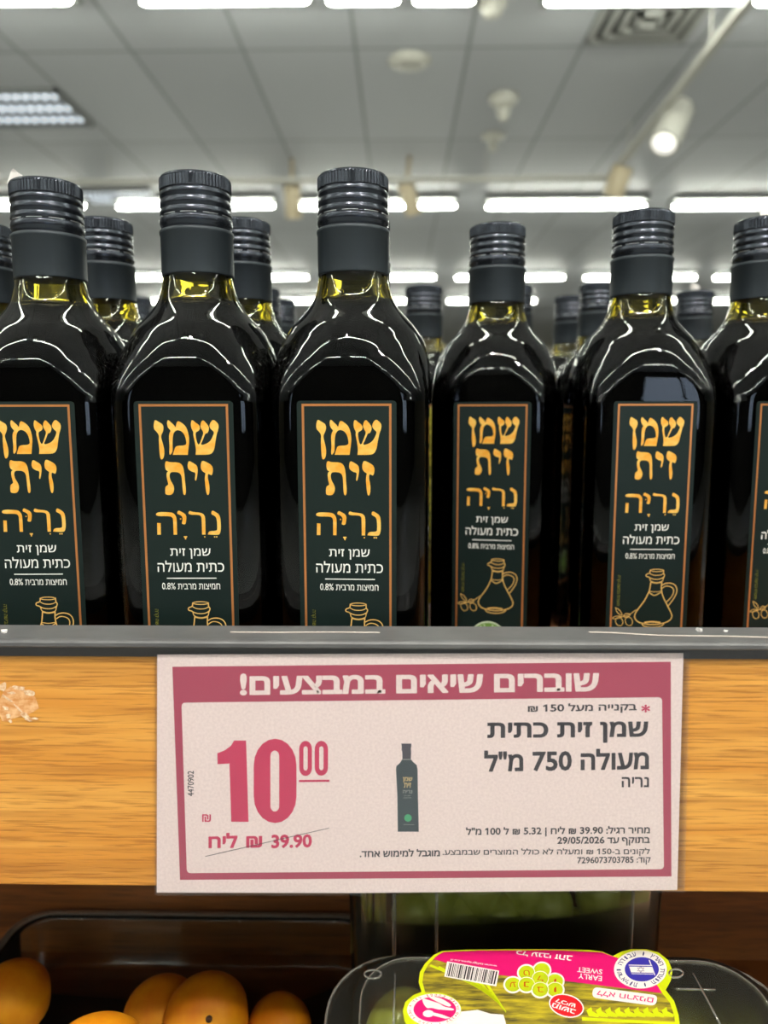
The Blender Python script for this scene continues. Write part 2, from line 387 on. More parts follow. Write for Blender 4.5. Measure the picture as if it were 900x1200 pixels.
def spot(px, py, body, label, aim, lenpx, rad):
    p = W(at_z(px, py, TZ-110)); k = (p-Vector((0, 0, CZ))).length/F_PX
    h = lenpx*k/2; rd = rad*k; a = Vector(aim).normalized()
    r = thing('track_spotlight', label, 'spotlight', p, 0, 'track spotlights'); o = p
    def cyl(prof, nm, m_):
        q = Vector((0, 0, 1)).rotation_difference(a)
        mb = MB(); mb.lathe(prof, 24); mb.v = [q @ v for v in mb.v]; return mb.build(nm, m_, r)
    cyl([(rd*.9, -h), (rd, -h*.95), (rd, h*.97), (rd*.94, h), (rd*.8, h*.98)], 'body', body)
    cyl([(rd*.78, h*1.002), (rd*.3, h*1.005)], 'lens', M_spotglow)
    mb = MB(); mb.tube([Vector((0, 0, 0)), -a*h*.6+Vector((0, 0, .03)), Vector((0, 0, .11 if px > 700 else (CEIL-TZ+115)*.001))], rd*.25, 8); mb.build('stem', body, r)
spot(787, 148, M_track, 'white cylinder spotlight on the track, upper right ceiling', (-.45, -.5, -.85), 52, 15)
spot(724, 213, M_beige, 'beige spotlight hanging just right of the track corner', (-.25, .3, -.9), 30, 11)
spot(480, 233, M_beige, 'beige spotlight hanging between the middle bottle cap and its right neighbour', (.3, .3, -.9), 34, 9)
spot(343, 236, M_beige, 'beige spotlight hanging left of the middle bottle cap', (0, .3, -.9), 34, 9)

M_det = mat('detector_plastic', (190, 188, 178), .5)
def ceil_disc(px, py, label, prof, cat='smoke detector', name='smoke_detector'):
    p = at_z(px, py, CEIL); r = thing(name, label, cat, W(p))
    mb = MB(); mb.lathe([(a*.001, b_*.001) for a, b_ in prof[0]], 28); mb.build('base_plate', M_det, r)
    mb = MB(); mb.lathe([(a*.001, b_*.001) for a, b_ in prof[1]], 28); mb.build('sensor_head', M_det, r)
ceil_disc(590, 112, 'mushroom-shaped smoke detector hanging from ceiling left of the spotlight track', ([(95, 0), (100, -25), (70, -60), (50, -70)], [(48, -70), (44, -110), (30, -150), (10, -155)]))
ceil_disc(578, 158, 'smaller faint detector on the ceiling behind the mushroom-shaped one', ([(90, 0), (90, -20), (40, -45)], [(38, -45), (30, -110), (10, -120)]))
ceil_disc(480, 70, 'flat round ceiling speaker disc above the middle of the shelf', ([(125, 0), (128, -10), (118, -22)], [(100, -22), (60, -28), (10, -30)]), 'ceiling speaker', 'ceiling_speaker')
ceil_disc(577, 3, 'small domed ceiling detector at the top edge of the picture', ([(70, 0), (72, -15), (62, -30)], [(58, -30), (45, -60), (10, -75)]))
p = at_z(762, 18, CEIL); r = thing('air_vent', 'square ceiling air vent with nested slats, upper right', 'air vent', W(p)); mb = MB()
M_vent = mat('vent_metal', (150, 150, 146), .5)
for k in range(4):
    a = .27-.065*k
    for q in ((-a, -a, a, -a+.03), (-a, a-.03, a, a), (-a, -a, -a+.03, a), (a-.03, -a, a, a)): mb.box((q[0], q[1], -.02-.004*k), (q[2], q[3], -.001))
mb.build('slats', M_vent, r); mb = MB(); mb.box((-.26, -.26, -.006), (.26, .26, -.0005)); mb.build('backing', mat('vent_dark', (70, 70, 70), .7), r)

# real light of the track spots over the aisle (the white points mirrored in the glass shoulders)
def track_spot(x, y, z, tgt, watts, label):
    p = W((x, y, z)); r = thing('track_spotlight', label, 'spotlight', p, 0, 'aisle spotlights')
    a = (W(tgt)-p).normalized(); q = Vector((0, 0, 1)).rotation_difference(a)
    mb = MB(); mb.lathe([(.045, -.2), (.05, -.19), (.05, -.005), (.046, 0), (.04, -.003)], 24); mb.v = [q @ v for v in mb.v]; mb.build('body', M_track, r)
    mb = MB(); mb.tube([-a*.1, -a*.1+Vector((0, 0, .08)), Vector((-a.x*.1, -a.y*.1, CZ+CEIL*.001-p.z+.01))], .012, 8); mb.build('stem', M_track, r)
    mb = MB(); mb.lathe([(.039, .001), (.01, .002)], 24); mb.v = [q @ v for v in mb.v]; mb.build('lens', mat('bright_spot_lens', (255, 250, 240), .2, em=(255, 244, 232), es=260), r)
    l = bpy.data.lights.new('spot_beam', 'SPOT'); l.energy = watts; l.color = (1.0, .91, .83); l.spot_size = math.radians(50); l.spot_blend = .6; l.shadow_soft_size = .04
    lo = bpy.data.objects.new('spot_beam', l); COL.objects.link(lo); lo.parent = r; lo.matrix_local = Matrix.Translation(a*.02) @ Vector((0, 0, -1)).rotation_difference(a).to_matrix().to_4x4()
track_spot(-250, -650, 1650, (-30, 300, -90), TRACK_W*3, 'white track spotlight over the aisle, left of the camera')
track_spot(900, -900, 1650, (60, 300, -150), TRACK_W*3, 'white track spotlight over the aisle, right of the camera')

# ------------------------------------------------------------------ display stand
stand = thing('display_stand', 'oak-fronted shop shelf with grey price rail holding the oil bottles', 'display shelf', W((0, 500, -1250))); so = stand.location
X0, X1 = -620, 620
DECK = -187.0
mb = MB(); mb.box(W((X0, 290.5, -195.2)), W((X1, 310, -96.8))); mb.build('front_board', M_oak, stand, so, bevel=.0012, bseg=3)
def prof_x(mb, prof, x0, x1, mi=0):
    mb.rings([[W((x, y, z)) for y, z in prof] for x in (x0, x1)], mi, False, True, True)
mb = MB(); prof_x(mb, [(312, -97), (312, -90.6), (288.6, -89.2), (286.6, -89.5), (286, -90.2), (286, -91.6), (286.8, -92.2), (290.4, -92.2), (290.4, -97)], X0, X1)
rail = mb.build('price_rail', M_rail, stand, so); 
mb = MB(); mb.box(W((X0, 289.6, -96.6)), W((X1, 290.4, -92.4))); mb.build('rail_channel', M_raildark, rail, so)
mb = MB(); mb.box(W((X0, 310, DECK-12)), W((X1, 1000, DECK))); mb.build('upper_deck', M_brownwood, stand, so)
mb = MB(); mb.box(W((X0, 452, -350)), W((X1, 466, DECK-12))); mb.build('back_panel', M_brownwood, stand, so)
mb = MB(); mb.box(W((X0, 170, -366)), W((X1, 1000, -350))); mb.build('lower_deck', M_brownwood, stand, so)
mb = MB(); mb.box(W((X0+20, 230, -1250)), W((X1-20, 980, -366))); mb.build('plinth', M_brownwood, stand, so)

# ------------------------------------------------------------------ the oil bottle (base at z = 0, front towards -y, metres)
def lp(u, v, lift=0): return Vector((u*.001, -.03485-lift*.001, (2.99-v-DECK)*.001))
def zl(z): return (z-DECK)*.001
def make_bottle():
    r = thing('olive_oil_bottle', '', 'bottle', (0, 0, 0))
    prof = [(-187, 29, .55), (-186.4, 32, .5), (-184.5, 34, .42), (-181, 34.6, .40), (-176, 34.75, .39), (-120, 34.75, .38), (-60, 34.75, .38), (-4, 34.75, .38), (4, 34.75, .40), (8, 34.75, .44), (12, 34.75, .52), (15, 34.72, .60), (18, 34.62, .69), (20.5, 34.45, .77), (23, 34.15, .85),
            (25.5, 33.6, .91), (28, 32.8, .955), (31, 31.35, .985), (33, 30.2, .99), (36, 28.1, .99), (39, 25.4, .99), (42, 22.6, .985), (45, 20.2, .99), (48, 18.4, .99), (51, 17.2, .99), (54, 16.4, .99), (57, 15.8, .99), (60, 15.5, .99), (70, 14.6, .99), (99, 14.2, .99)]
    # Catmull-Rom refinement of the shoulder
    P = [prof[0]]
    for k in range(len(prof)-1):
        p0, p1, p2, p3 = prof[max(k-1, 0)], prof[k], prof[k+1], prof[min(k+2, len(prof)-1)]
        n = 3 if 5 < k < 28 and k != 6 else 1
        for j in range(1, n+1):
            t = j/n
            P.append(tuple(.5*((2*b_)+(c-a)*t+(2*a-5*b_+4*c-d)*t*t+(3*b_-a-3*c+d)*t**3) for a, b_, c, d in zip(p0, p1, p2, p3)))
    def sect(a, k, z, n=11):
        k = min(k, .992); c = a*k; o = []
        for sx, sy, a0 in ((1, 1, 0), (-1, 1, 90), (-1, -1, 180), (1, -1, 270)):
            for i in range(n+1):
                t = math.radians(a0+90*i/n); o.append((((a-c)*sx+c*math.cos(t))*.001, ((a-c)*sy+c*math.sin(t))*.001, zl(z)))
        return o
    mb = MB(); mb.rings([sect(a, k, z) for z, a, k in P])
    cav = [(42.5, 3), (42.8, 10), (43.6, 16.0), (45, 16.6), (48, 15.2), (51, 14.0), (54, 13.2), (57, 12.7), (60, 12.4), (97, 11.5)]
    mb.rings([sect(a, .99, z) for z, a in cav], flip=True)
    mb.build('glass_body', M_glass, r)
    # neck sleeve
    mb = MB(); mb.lathe([(.01565, zl(58.9)), (.0161, zl(58.95)), (.01612, zl(59.6)), (.0161, zl(76.4)), (.01645, zl(76.9)), (.01645, zl(78.2)), (.0158, zl(78.8)), (.0150, zl(79))], 64); mb.build('neck_sleeve', M_sleeve, r)
    # screw cap
    H = 102.0
    pr = [(15.3, 23.0), (15.5, 22.6), (15.4, 22.0), (15.9, 21.4), (16.15, 20.4), (16.1, 18.9), (15.75, 18.0), (15.3, 17.7), (15.3, 17.3), (15.8, 17.0), (15.95, 16.2), (15.7, 15.0), (15.3, 14.5), (15.35, 14.1), (15.8, 13.4), (15.95, 12.4), (15.75, 11.2), (15.25, 10.5), (15.3, 10.0), (15.75, 9.2), (15.9, 8.4), (15.75, 7.5), (15.3, 6.9), (15.35, 6.5)]
    mb = MB(); mb.lathe([(a*.001, zl(H-d)) for a, d in pr], 64, cap0=False, cap1=False)
    n = 128; rs = []
    for d, a, kn in ((6.5, 15.35, 0), (6.4, 15.75, .0), (6.1, 15.95, .42), (1.6, 15.9, .42), (1.1, 15.7, .0), (.4, 15.3, 0), (0, 14.6, 0), (-.05, 12, 0)):
        rs.append([((a-(kn if i % 2 else 0))*.001*math.cos(2*math.pi*i/n), (a-(kn if i % 2 else 0))*.001*math.sin(2*math.pi*i/n), zl(H-d)) for i in range(n)])
    mb.rings(rs, smooth=False, cap0=False)
    cap = mb.build('screw_cap', M_cap, r)
    mb = MB()                                # bright torn bridges of the tamper ring
    for k in range(10):
        a0 = 2*math.pi*k/10+.1; seg = [((15.62)*.001*math.cos(a0+.45*j/6), 15.62*.001*math.sin(a0+.45*j/6), zl(H-17.5)) for j in range(7)]
        mb.tube(seg, .00017, 6)
    mb.build('tamper_ring', mat('bare_metal_edge', (190, 192, 196), .3, .8), cap)
    # label
    mb = MB(); LB = 151
    pts = rrect(-20.95, 0, 20.95, LB, 1.6, 5); n = len(pts)
    mb.add([lp(u, v, .12) for u, v in pts]+[lp(u, v, -.1) for u, v in pts], [tuple(range(n))]+[(i, n+i, n+(i+1) % n, (i+1) % n) for i in range(n)])
    lab = mb.build('label', M_label, r)
    mb = MB(); x = 18.9; t = 1.0
    mb.poly(rect(-x, 1.25, x, LB-1.5), lp, .16, 0, (rect(-x+t, 1.25+t, x-t, LB-1.5-t),)); mb.build('gold_frame', M_copper, lab)
    # gold lettering, drawn glyph by glyph
    def g1(X, Y): return (-13.0+(X-200)/528*27.52-(Y-222)/606*.95+.25, 7.86+(Y-222)/606*31.78)
    def g2(X, Y): return (-13.74+(X-192)/530*27.87+.15, 46.54+(Y-80)/220*11.9)
    G1 = [[(212,220),(240,237),(274,256),(282,290),(272,325),(260,345),(262,375),(276,420),(287,475),(282,520),(268,542),(255,540),(248,510),(243,450),(240,385),(243,345),(225,318),(203,298),(199,270),(205,238)],
          [(318,220),(345,245),(370,268),(378,285),(388,240),(402,230),(440,253),(468,285),(484,340),(489,390),(483,440),(476,504),(476,504),(354,504),(354,504),(368,455),(382,430),(466,428),(464,385),(450,340),(425,312),(395,303),(372,313),(357,340),(352,400),(354,470),(345,490),(331,506),(324,492),(328,430),(322,360),(328,325),(340,310),(318,287),(309,262),(310,236)],
          [(512,220),(545,247),(573,266),(577,298),(560,314),(541,322),(541,350),(551,405),(568,428),(590,370),(606,324),(590,302),(579,277),(583,245),(600,221),(625,246),(649,275),(649,305),(636,332),(620,330),(600,382),(578,428),(630,415),(663,390),(683,350),(692,320),(667,300),(651,275),(660,245),(683,219),(710,238),(729,262),(726,300),(713,332),(701,400),(695,450),(681,484),(655,504),(540,504),(540,504),(544,460),(534,400),(520,342),(524,320),(507,292),(502,262),(505,238)],
          [(595,548),(640,568),(673,590),(684,625),(673,673),(655,664),(641,657),(637,690),(650,740),(654,790),(646,832),(632,832),(624,800),(618,750),(613,700),(618,660),(621,654),(600,642),(583,622),(580,590),(585,568)],
          [(485,551),(520,570),(551,590),(558,630),(551,680),(542,717),(532,709),(537,672),(537,647),(510,642),(481,624),(473,600),(476,573)],
          [(300,551),(325,564),(400,563),(433,588),(446,640),(452,720),(460,790),(456,830),(439,833),(432,790),(428,720),(423,672),(403,647),(360,642),(332,647),(324,672),(332,710),(354,745),(364,775),(357,812),(336,833),(290,829),(288,800),(290,763),(309,750),(316,743),(306,710),(300,670),(303,647),(316,638),(295,627),(288,595),(290,568)]]
    G2 = [[(201,90),(191,126),(310,124),(330,137),(334,155),(333,274),(333,274),(361,274),(361,274),(364,150),(356,120),(336,99),(310,93)], [(202,179),(202,179),(231,181),(231,181),(229,274),(229,274),(199,274),(199,274)],
          [(378,77),(365,106),(390,113),(411,130),(411,160),(400,187),(433,194),(441,160),(444,125),(431,104),(405,90)],
          [(468,79),(457,114),(545,114),(564,126),(567,147),(567,274),(567,274),(595,274),(595,274),(598,140),(589,114),(566,97),(490,91)],
          [(655,77),(644,109),(674,122),(691,142),(693,220),(689,244),(625,244),(613,273),(613,273),(700,278),(715,264),(724,225),(722,140),(711,111),(686,94)]]
    mb = MB()
    for g in G1: mb.poly(chaikin([g1(*p) for p in g]), lp, .18)
    for g in G2: mb.poly(chaikin([g2(*p) for p in g]), lp, .18)
    for X, Y in ((395, 147), (588, 292), (669, 292), (686, 292)): mb.disc(g2(X, Y), .33, .33, lp, .18, n=12)
    mb.poly([g2(415, 286), g2(444, 286), g2(442, 297), g2(436, 299), g2(434, 313), g2(425, 313), g2(423, 299), g2(417, 297)], lp, .18)
    mb.build('gold_lettering', M_goldink, lab)
    mb = MB()
    def T(s_, u0, v0, u1, v1, b_=0.0): mb.text(s_, [(u0, v0), (u1, v0), (u1, v1), (u0, v1)], lp, .17, 0, b_)
    T('שמן זית', -8.0, 63.0, 9.5, 67.6, .006); T('כתית מעולה', -13.7, 68.4, 15.2, 73.4, .006)
    mb.poly(rect(-9.9, 76.0, 11.7, 76.45), lp, .17); T('חמיצות מרבית 0.8%', -12.1, 78.2, 13.2, 81.2, .008)
    mb.build('white_lettering', M_white, lab)
    mb = MB(); mb.text('תוצרת כבישה קרה', [(-14.2, 90), (-14.2, 106.2), (-16.2, 106.2), (-16.2, 90)], lp, .17, 0, .004); mb.build('side_print', M_olive, lab)
    mb = MB()
    def j(X, Y): return (-1.19+(X-395)*.0699, 86.59+(Y-185)*.066)
    def st(pts, wd=.5, cl=False, it=2): mb.stroke(smooth_line([j(*p) for p in pts], it) if not cl else chaikin([j(*p) for p in pts]), wd, lp, .17, 0, cl)
    mb.stroke([(lambda q: q)((j(475, 196)[0]+3.3*math.cos(a*.2618), j(475, 196)[1]+.62*math.sin(a*.2618))) for a in range(24)], .4, lp, .17, 0, True)
    st([(426,192),(424,220),(398,226),(396,245),(422,250),(428,266)]); st([(524,192),(524,222),(535,232),(528,250),(522,266)])
    st([(424,220),(450,236),(500,236),(524,222)], .4); st([(415,250),(450,268),(500,268),(528,250)], .45); st([(426,266),(432,285),(475,298),(520,285),(524,266)], .4)
    st([(436,286),(427,360),(415,392),(390,450),(335,530),(322,570),(335,602),(370,626),(460,640),(545,626),(590,602),(604,570),(596,540),(560,470),(525,400),(512,340),(516,286)], .55)
    st([(436,292),(475,302),(516,292)], .4); st([(518,315),(545,298),(592,298),(624,322),(632,365),(616,412),(592,452),(572,482)], .5); st([(520,340),(545,320),(582,325),(606,345),(606,380),(586,420),(550,457)], .45)
    st([(428,364),(470,372),(516,362)], .35); st([(424,372),(455,398),(475,398),(518,368)], .5); st([(382,628),(390,650),(455,664),(530,650),(546,628)], .5); st([(400,620),(455,612),(520,620)], .8)
    for cx, cy in ((212, 614), (284, 612)): mb.stroke([(j(cx, cy)[0]+1.9*math.cos(a*.3142)+.4*math.sin(a*.3142), j(cx, cy)[1]+2.3*math.sin(a*.3142)) for a in range(20)], .35, lp, .17, 0, True)
    st([(335,515),(290,555),(240,572),(200,580)], .35); st([(180,500),(215,520),(238,570),(195,545),(180,500)], .35); st([(235,575),(190,565),(150,590),(195,592),(235,575)], .35); st([(240,572),(262,540),(300,560),(262,580),(240,572)], .35)
    mb.build('oil_jug_drawing', M_line, lab)
    mb = MB(); mb.disc((-.3, 132.9), 10.2, 10.2, lp, .17, 1); mb.disc((-.3, 132.9), 9.3, 9.3, lp, .18, 0)
    for k, ch in enumerate('תיז ןמש'):
        if ch == ' ': continue
        a = math.radians(-90+(k-3)*16); c = Vector((-.3+7.6*math.cos(a), 132.9+7.6*math.sin(a))); e = Vector((math.cos(a), math.sin(a))); tn = Vector((-e.y, e.x))
        mb.text(ch, [c+e*.9-tn*.7, c+e*.9+tn*.7, c-e*.9+tn*.7, c-e*.9-tn*.7], lp, .19, 1, .01)
    mb.build('green_seal', [M_seal, M_sealrim], lab)
    return r
proto = make_bottle()
FRONT = 'olive oil bottles in the front row'; BACK = 'olive oil bottles in the rows behind'
spots = [(-162.9, 367.6, .03, 'dark green oil bottle at far left of the front row, torn paper on its cap', FRONT),
         (-91.8, 360.2, .018, 'dark green oil bottle in the front row, second from the left', FRONT),
         (-20.8, 358.9, -.04, 'dark green oil bottle in the front row, third from left, largest cap', FRONT),
         (56.0, 457.7, -.155, 'dark green oil bottle set back, the only label showing the green seal', FRONT),
         (130.4, 430.5, -.016, 'dark green oil bottle second from the right, bluish label with whole jug drawing', FRONT),
         (202.5, 447.2, .15, 'dark green oil bottle at the right edge, label cut off by the picture', FRONT),
         (-236.3, 448.6, .03, 'oil bottle at the very left edge, only its cap side showing behind the first bottle', BACK),
         (-164.0, 438.9, .02, 'oil bottle behind the gap between the first and second front bottles', BACK),
         (-87.8, 442.5, -.03, 'oil bottle behind the gap between the second and third front bottles', BACK),
         (-21.2, 437.5, 0, 'oil bottle hidden straight behind the third front bottle, sliver of cap showing', BACK),
         (-248.8, 736, .05, 'far oil bottle, small cap just left of the second front bottle', BACK),
         (-119.7, 684, 0, 'far oil bottle, nearer of two small caps left of the third front bottle', BACK),
         (-116.0, 757.3, .1, 'far oil bottle, farther of two small caps left of the third front bottle', BACK),
         (21.0, 676.3, .05, 'far oil bottle standing in the gap right of the third front bottle', BACK),
         (96.9, 674.4, 0, 'far oil bottle, cap peeking out right of the fourth front bottle', BACK),
         (160.9, 741, .06, 'far oil bottle, left of two caps left of the fifth front bottle', BACK),
         (167.5, 668.1, 0, 'far oil bottle, right of two caps left of the fifth front bottle', BACK),
         (264.5, 712.5, -.05, 'far oil bottle between the two rightmost front bottles, plastic scraps on its cap', BACK)]
for i, (x, y, rz, lb, gp) in enumerate(spots):
    o = proto if i == 0 else copy_tree(proto)
    o.location = W((x, y, DECK)); o.rotation_euler = (0, 0, rz); tag(o, lb, 'bottle', gp)

# yellow packs seen through the slit between two bottles
def pack():
    r = thing('carton_pack', 'yellow and green patterned pack seen in the slit beside the third bottle', 'pack', W((34, 566, DECK))); 
    m = vary(mat('yellow_green_print', (150, 145, 40), .4), (60, 66, 24), (190, 182, 60), (120, 120, 260), 3)
    mb = MB(); mb.box((-.022, -.022, 0), (.022, .022, .187)); mb.build('box', m, r, bevel=.001)
    mb = MB(); mb.box((-.0223, -.0223, .056), (.0223, -.0219, .078)); mb.build('yellow_band', mat('yellow_print', (205, 178, 20), .4), r)
    mb = MB(); mb.box((-.0223, -.0223, .018), (.0223, -.0219, .046)); mb.build('white_band', mat('white_print', (220, 216, 214), .5), r)
pack()

# ------------------------------------------------------------------ price sign
SY = 288.9
sign = thing('price_sign', 'white and crimson Hebrew price sign for olive oil, 10.00, on the oak board', 'price sign', W((7, SY, -195))); so2 = sign.location
def sp_(px, py, lift=0): v = W(at_y(px, py, SY)); return Vector((v.x, v.y-lift*.001, v.z))
mb = MB(); out_ = [(184.3, 767.2), (490, 766), (800.9, 765.5), (793.6, 1043), (640, 1044.5), (410, 1046.5), (183.7, 1046)]; n = len(out_)
mb.add([sp_(*p, 0) for p in out_]+[sp_(*p, -.25) for p in out_], [tuple(range(n)), tuple(reversed(range(n, 2*n)))]+[(i, n+i, n+(i+1) % n, (i+1) % n) for i in range(n)])
paper = mb.build('paper_sheet', M_paper, sign, so2)
mb = MB()
def arcq(tl, tr_, br, bl, r, n=5):
    """quad with rounded corners"""
    P4 = [Vector(q) for q in (tl, tr_, br, bl)]; o = []
    for k in range(4):
        p = P4[k]; a = p+(P4[k-1]-p).normalized()*r; c = p+(P4[(k+1) % 4]-p).normalized()*r
        for i in range(n+1):
            t = i/n; o.append(tuple(a*(1-t)**2+p*2*t*(1-t)+c*t*t))
    return o
mb.poly([(202, 781.3), (480, 778.5), (786, 775.4), (786.8, 1027), (211, 1031)], sp_, .05, 0, (arcq((212.7, 823.3), (775.8, 817), (778, 1018.5), (219, 1023.2), 5),))
mb.build('crimson_border', M_border, sign, so2)
def q4(x0, y0, x1, y1, sl=0.0): return [(x0, y0), (x1, y0+sl), (x1, y1+sl), (x0, y1)]
mb = MB(); mb.text('שוברים שיאים במבצעים!', [(281, 789), (702, 785.2), (702, 810.5), (281, 815)], sp_, .08, 0, .036); mb.build('headline', M_paper, sign, so2)
mb = MB()
def z6(X, Y): return (180+X/2.8125, 760+Y/2.8125)
mb.poly([z6(*p) for p in ((210, 345), (235, 335), (255, 320), (265, 303), (305, 303), (313, 571), (256, 571), (250, 379), (211, 381))], sp_, .06)
def stad(x0, y0, x1, y1, n=10):
    rx = (x1-x0)/2; ry = min(rx*1.25, (y1-y0)/2); cx = (x0+x1)/2; o = []
    for cy, s_ in ((y1-ry, 1), (y0+ry, -1)):
        for i in range(n+1):
            t = math.pi*i/n; o.append((cx+s_*rx*math.cos(t), cy+s_*ry*math.sin(t)))
    return [z6(*p) for p in o]
mb.poly(stad(330, 297, 471, 575), sp_, .06, 0, (stad(385, 336, 414, 537),))
mb.poly(stad(480, 304, 522, 420), sp_, .06, 0, (stad(494, 322, 508, 402),)); mb.poly(stad(531, 304, 575, 419), sp_, .06, 0, (stad(546, 322, 560, 401),))
mb.poly([z6(479, 433), z6(580, 432), z6(580, 439), z6(479, 440)], sp_, .06)
mb.text('₪', [z6(160, 546), z6(189, 546), z6(189, 571), z6(160, 571)], sp_, .06, 0, .012, True)
mb.text('39.90', [z6(388, 613), z6(522, 611), z6(522, 656), z6(388, 659)], sp_, .06, 0, .034); mb.text('₪', [z6(305, 618), z6(358, 617), z6(358, 656), z6(305, 657)], sp_, .06, 0, .026, True)
mb.text('ליח', [z6(181, 610), z6(277, 606), z6(277, 657), z6(181, 658)], sp_, .06, 0, .034)
mb.text('*', [(751.5, 825.5), (761.8, 825.5), (761.8, 835), (751.5, 835)], sp_, .06, 0, .02, True)
mb.build('price_figures', M_red, sign, so2)
mb = MB()
def t_(s_, x0, y0, x1, y1, b_, sl=0.0): mb.text(s_, q4(x0, y0, x1, y1, sl), sp_, .06, 0, b_)
t_('בקנייה מעל 150 ₪', 618.6, 825, 746, 837, .024, -2); t_('שמן זית כתית', 571, 846.5, 759.8, 871.5, .03, -1.5); t_('מעולה 750 מ"ל', 567.3, 879.5, 760.5, 904.8, .03, -3)
t_('נריה', 728.6, 910.5, 760.5, 922.5, .02); t_('מחיר רגיל: 39.90 ₪ ליח | 5.32 ₪ ל 100 מ"ל', 546, 969.5, 761.6, 981, .026, -2); t_('בתוקף עד 29/05/2026', 653, 980.7, 761.6, 991.5, .026, -1)
t_('לקונים ב-150 ₪ ומעלה לא כולל המוצרים שבמבצע.', 518.5, 994.5, 761.5, 1004, .014, -1); t_('מוגבל למימוש אחד.', 421.5, 995.5, 515.5, 1004.6, .026, -1); t_('קוד: 7296073703785', 676.4, 1004.3, 762.4, 1014.2, .02, -1)
mb.text('4470902', [z6(112, 487), z6(112, 403), z6(133, 403), z6(133, 487)], sp_, .06, 0, .014)
mb.poly([z6(170, 684), z6(578, 590.5), z6(578, 592.5), z6(170, 686)], sp_, .09)
mb.build('product_text', M_ink, sign, so2)
def zb(X, Y): return (450+X/9.6, 860+Y/9.6)
mb = MB(); Q = [mat('print_bottle_grey', (70, 80, 84), .6), mat('print_cap_grey', (82, 80, 88), .6), mat('print_gold', (205, 180, 130), .6), mat('print_green', (82, 165, 120), .6), mat('print_pale', (150, 150, 146), .6)]
mb.poly([zb(*p) for p in ((205, 285), (303, 285), (330, 318), (368, 350), (378, 400), (382, 700), (392, 1100), (155, 1100), (150, 700), (135, 400), (140, 360), (180, 325))], sp_, .06)
mb.poly([zb(*p) for p in ((195, 108), (307, 108), (308, 140), (302, 165), (306, 195), (303, 285), (207, 285), (206, 200), (197, 180), (200, 150))], sp_, .06, 1)
mb.poly([zb(*p) for p in ((205, 282), (303, 282), (303, 292), (205, 292))], sp_, .08, 4)
def tb(s_, x0, y0, x1, y1, mi): mb.text(s_, [zb(x0, y0), zb(x1, y0), zb(x1, y1), zb(x0, y1)], sp_, .08, mi, .02)
tb('שמן', 212, 485, 318, 545, 2); tb('זית', 225, 550, 305, 605, 2); tb('נריה', 212, 632, 318, 668, 4); tb('שמן זית', 225, 690, 300, 702, 4); tb('כתית מעולה', 215, 712, 310, 724, 4)
mb.disc(zb(270, 945), 4.3, 4.3, sp_, .08, 3); mb.poly([zb(220, 1016), zb(340, 1018), zb(340, 1023), zb(220, 1021)], sp_, .08, 4)
mb.build('bottle_picture', Q, sign, so2)
mb = MB(); sl = [(181.5, 764.5), (808.5, 764.5), (802.5, 1045.5), (640, 1047.5), (400, 1049), (181.5, 1049)]; n = len(sl)
mb.add([sp_(*p, .35) for p in sl], [tuple(range(n))]); mb.add([sp_(*p, -.45) for p in sl], [tuple(reversed(range(n)))])
mb.build('clear_sleeve', M_sleeveclear, sign, so2)

# ------------------------------------------------------------------ scraps
M_tape = vary(mat('torn_tape_paper', (236, 205, 165), .7), (205, 150, 100), (246, 226, 196), (500, 500, 500), 4)
def shard(mb, c, rx, ry, seed, y, th=.5, ang=0):
    rr = random.Random(seed); n = 11; P_ = []
    for i in range(n):
        t = 2*math.pi*i/n; k = .6+.5*rr.random(); u, v = rx*k*math.cos(t), ry*k*math.sin(t)
        P_.append((c[0]+u*math.cos(ang)-v*math.sin(ang), c[1]+u*math.sin(ang)+v*math.cos(ang)))
    a = [W(at_y(*p, y-th*(.4+.6*rr.random()))) for p in P_]; b_ = [W(at_y(*p, y)) for p in P_]
    mb.add(a+b_, [tuple(range(n))]+[(i, n+i, n+(i+1) % n, (i+1) % n) for i in range(n)])
r = thing('torn_tape_residue', 'whitish torn sticker residue on the oak board left of the sign', 'sticker residue', W(at_y(20, 830, 290.3)))
mb = MB(); shard(mb, (22, 823), 25, 22, 77, 290.46, .08, .3); shard(mb, (6, 826), 12, 20, 78, 290.46, .08, .1)
mb.build('glue_film', vary(mat('glue_film', (226, 160, 96), .5), (206, 132, 62), (236, 190, 140), (260, 260, 420), 4), r, r.location)
mb = MB()
for k, (c, rx, ry, a) in enumerate([((34, 812), 7, 4, .2), ((22, 806), 9, 3, .1), ((3, 805), 4, 7, .5), ((8, 818), 10, 1.6, .6), ((22, 831), 9, 1.6, .75), ((29, 838), 6, 3, .5), ((33, 843), 5, 3, .2), ((10, 839), 4, 4, 1), ((7, 830), 5, 2.5, .4), ((14, 812), 6, 2, 0), ((41, 842), 5, 1.5, .1), ((12, 845), 3, 2, .4)]): shard(mb, c, rx, ry, k, 290.45, .35, a)
mb.build('paper_shreds', M_tape, r, r.location)
M_scrap = mat('white_plastic_scrap', (222, 218, 216), .5)
M_strip = mat('dull_tape', (178, 168, 160), .5)
def rail_strip(pts, label, wd):
    r = thing('tape_scrap', label, 'tape scrap', W(pts[len(pts)//2])); mb = MB()
    rr = random.Random(len(pts)); n = len(pts)
    vs = []
    for p in pts: vs += [W((p[0], p[1]-wd*(.6+.6*rr.random()), p[2]+.25)), W((p[0], p[1], p[2]+.5)), W((p[0], p[1]+wd*(.5+.5*rr.random()), p[2]+.2)), W((p[0], p[1], p[2]-.1))]
    mb.rings([vs[4*i:4*i+4] for i in range(n)], smooth=False); mb.build('strip', M_strip, r, r.location)
def on_rail(px, py):
    q = at_z(px, py, -89.9); return Vector((q.x, min(max(q.y, 289), 311), -89.2-1.4*(min(max(q.y, 289), 311)-288.6)/23.4))
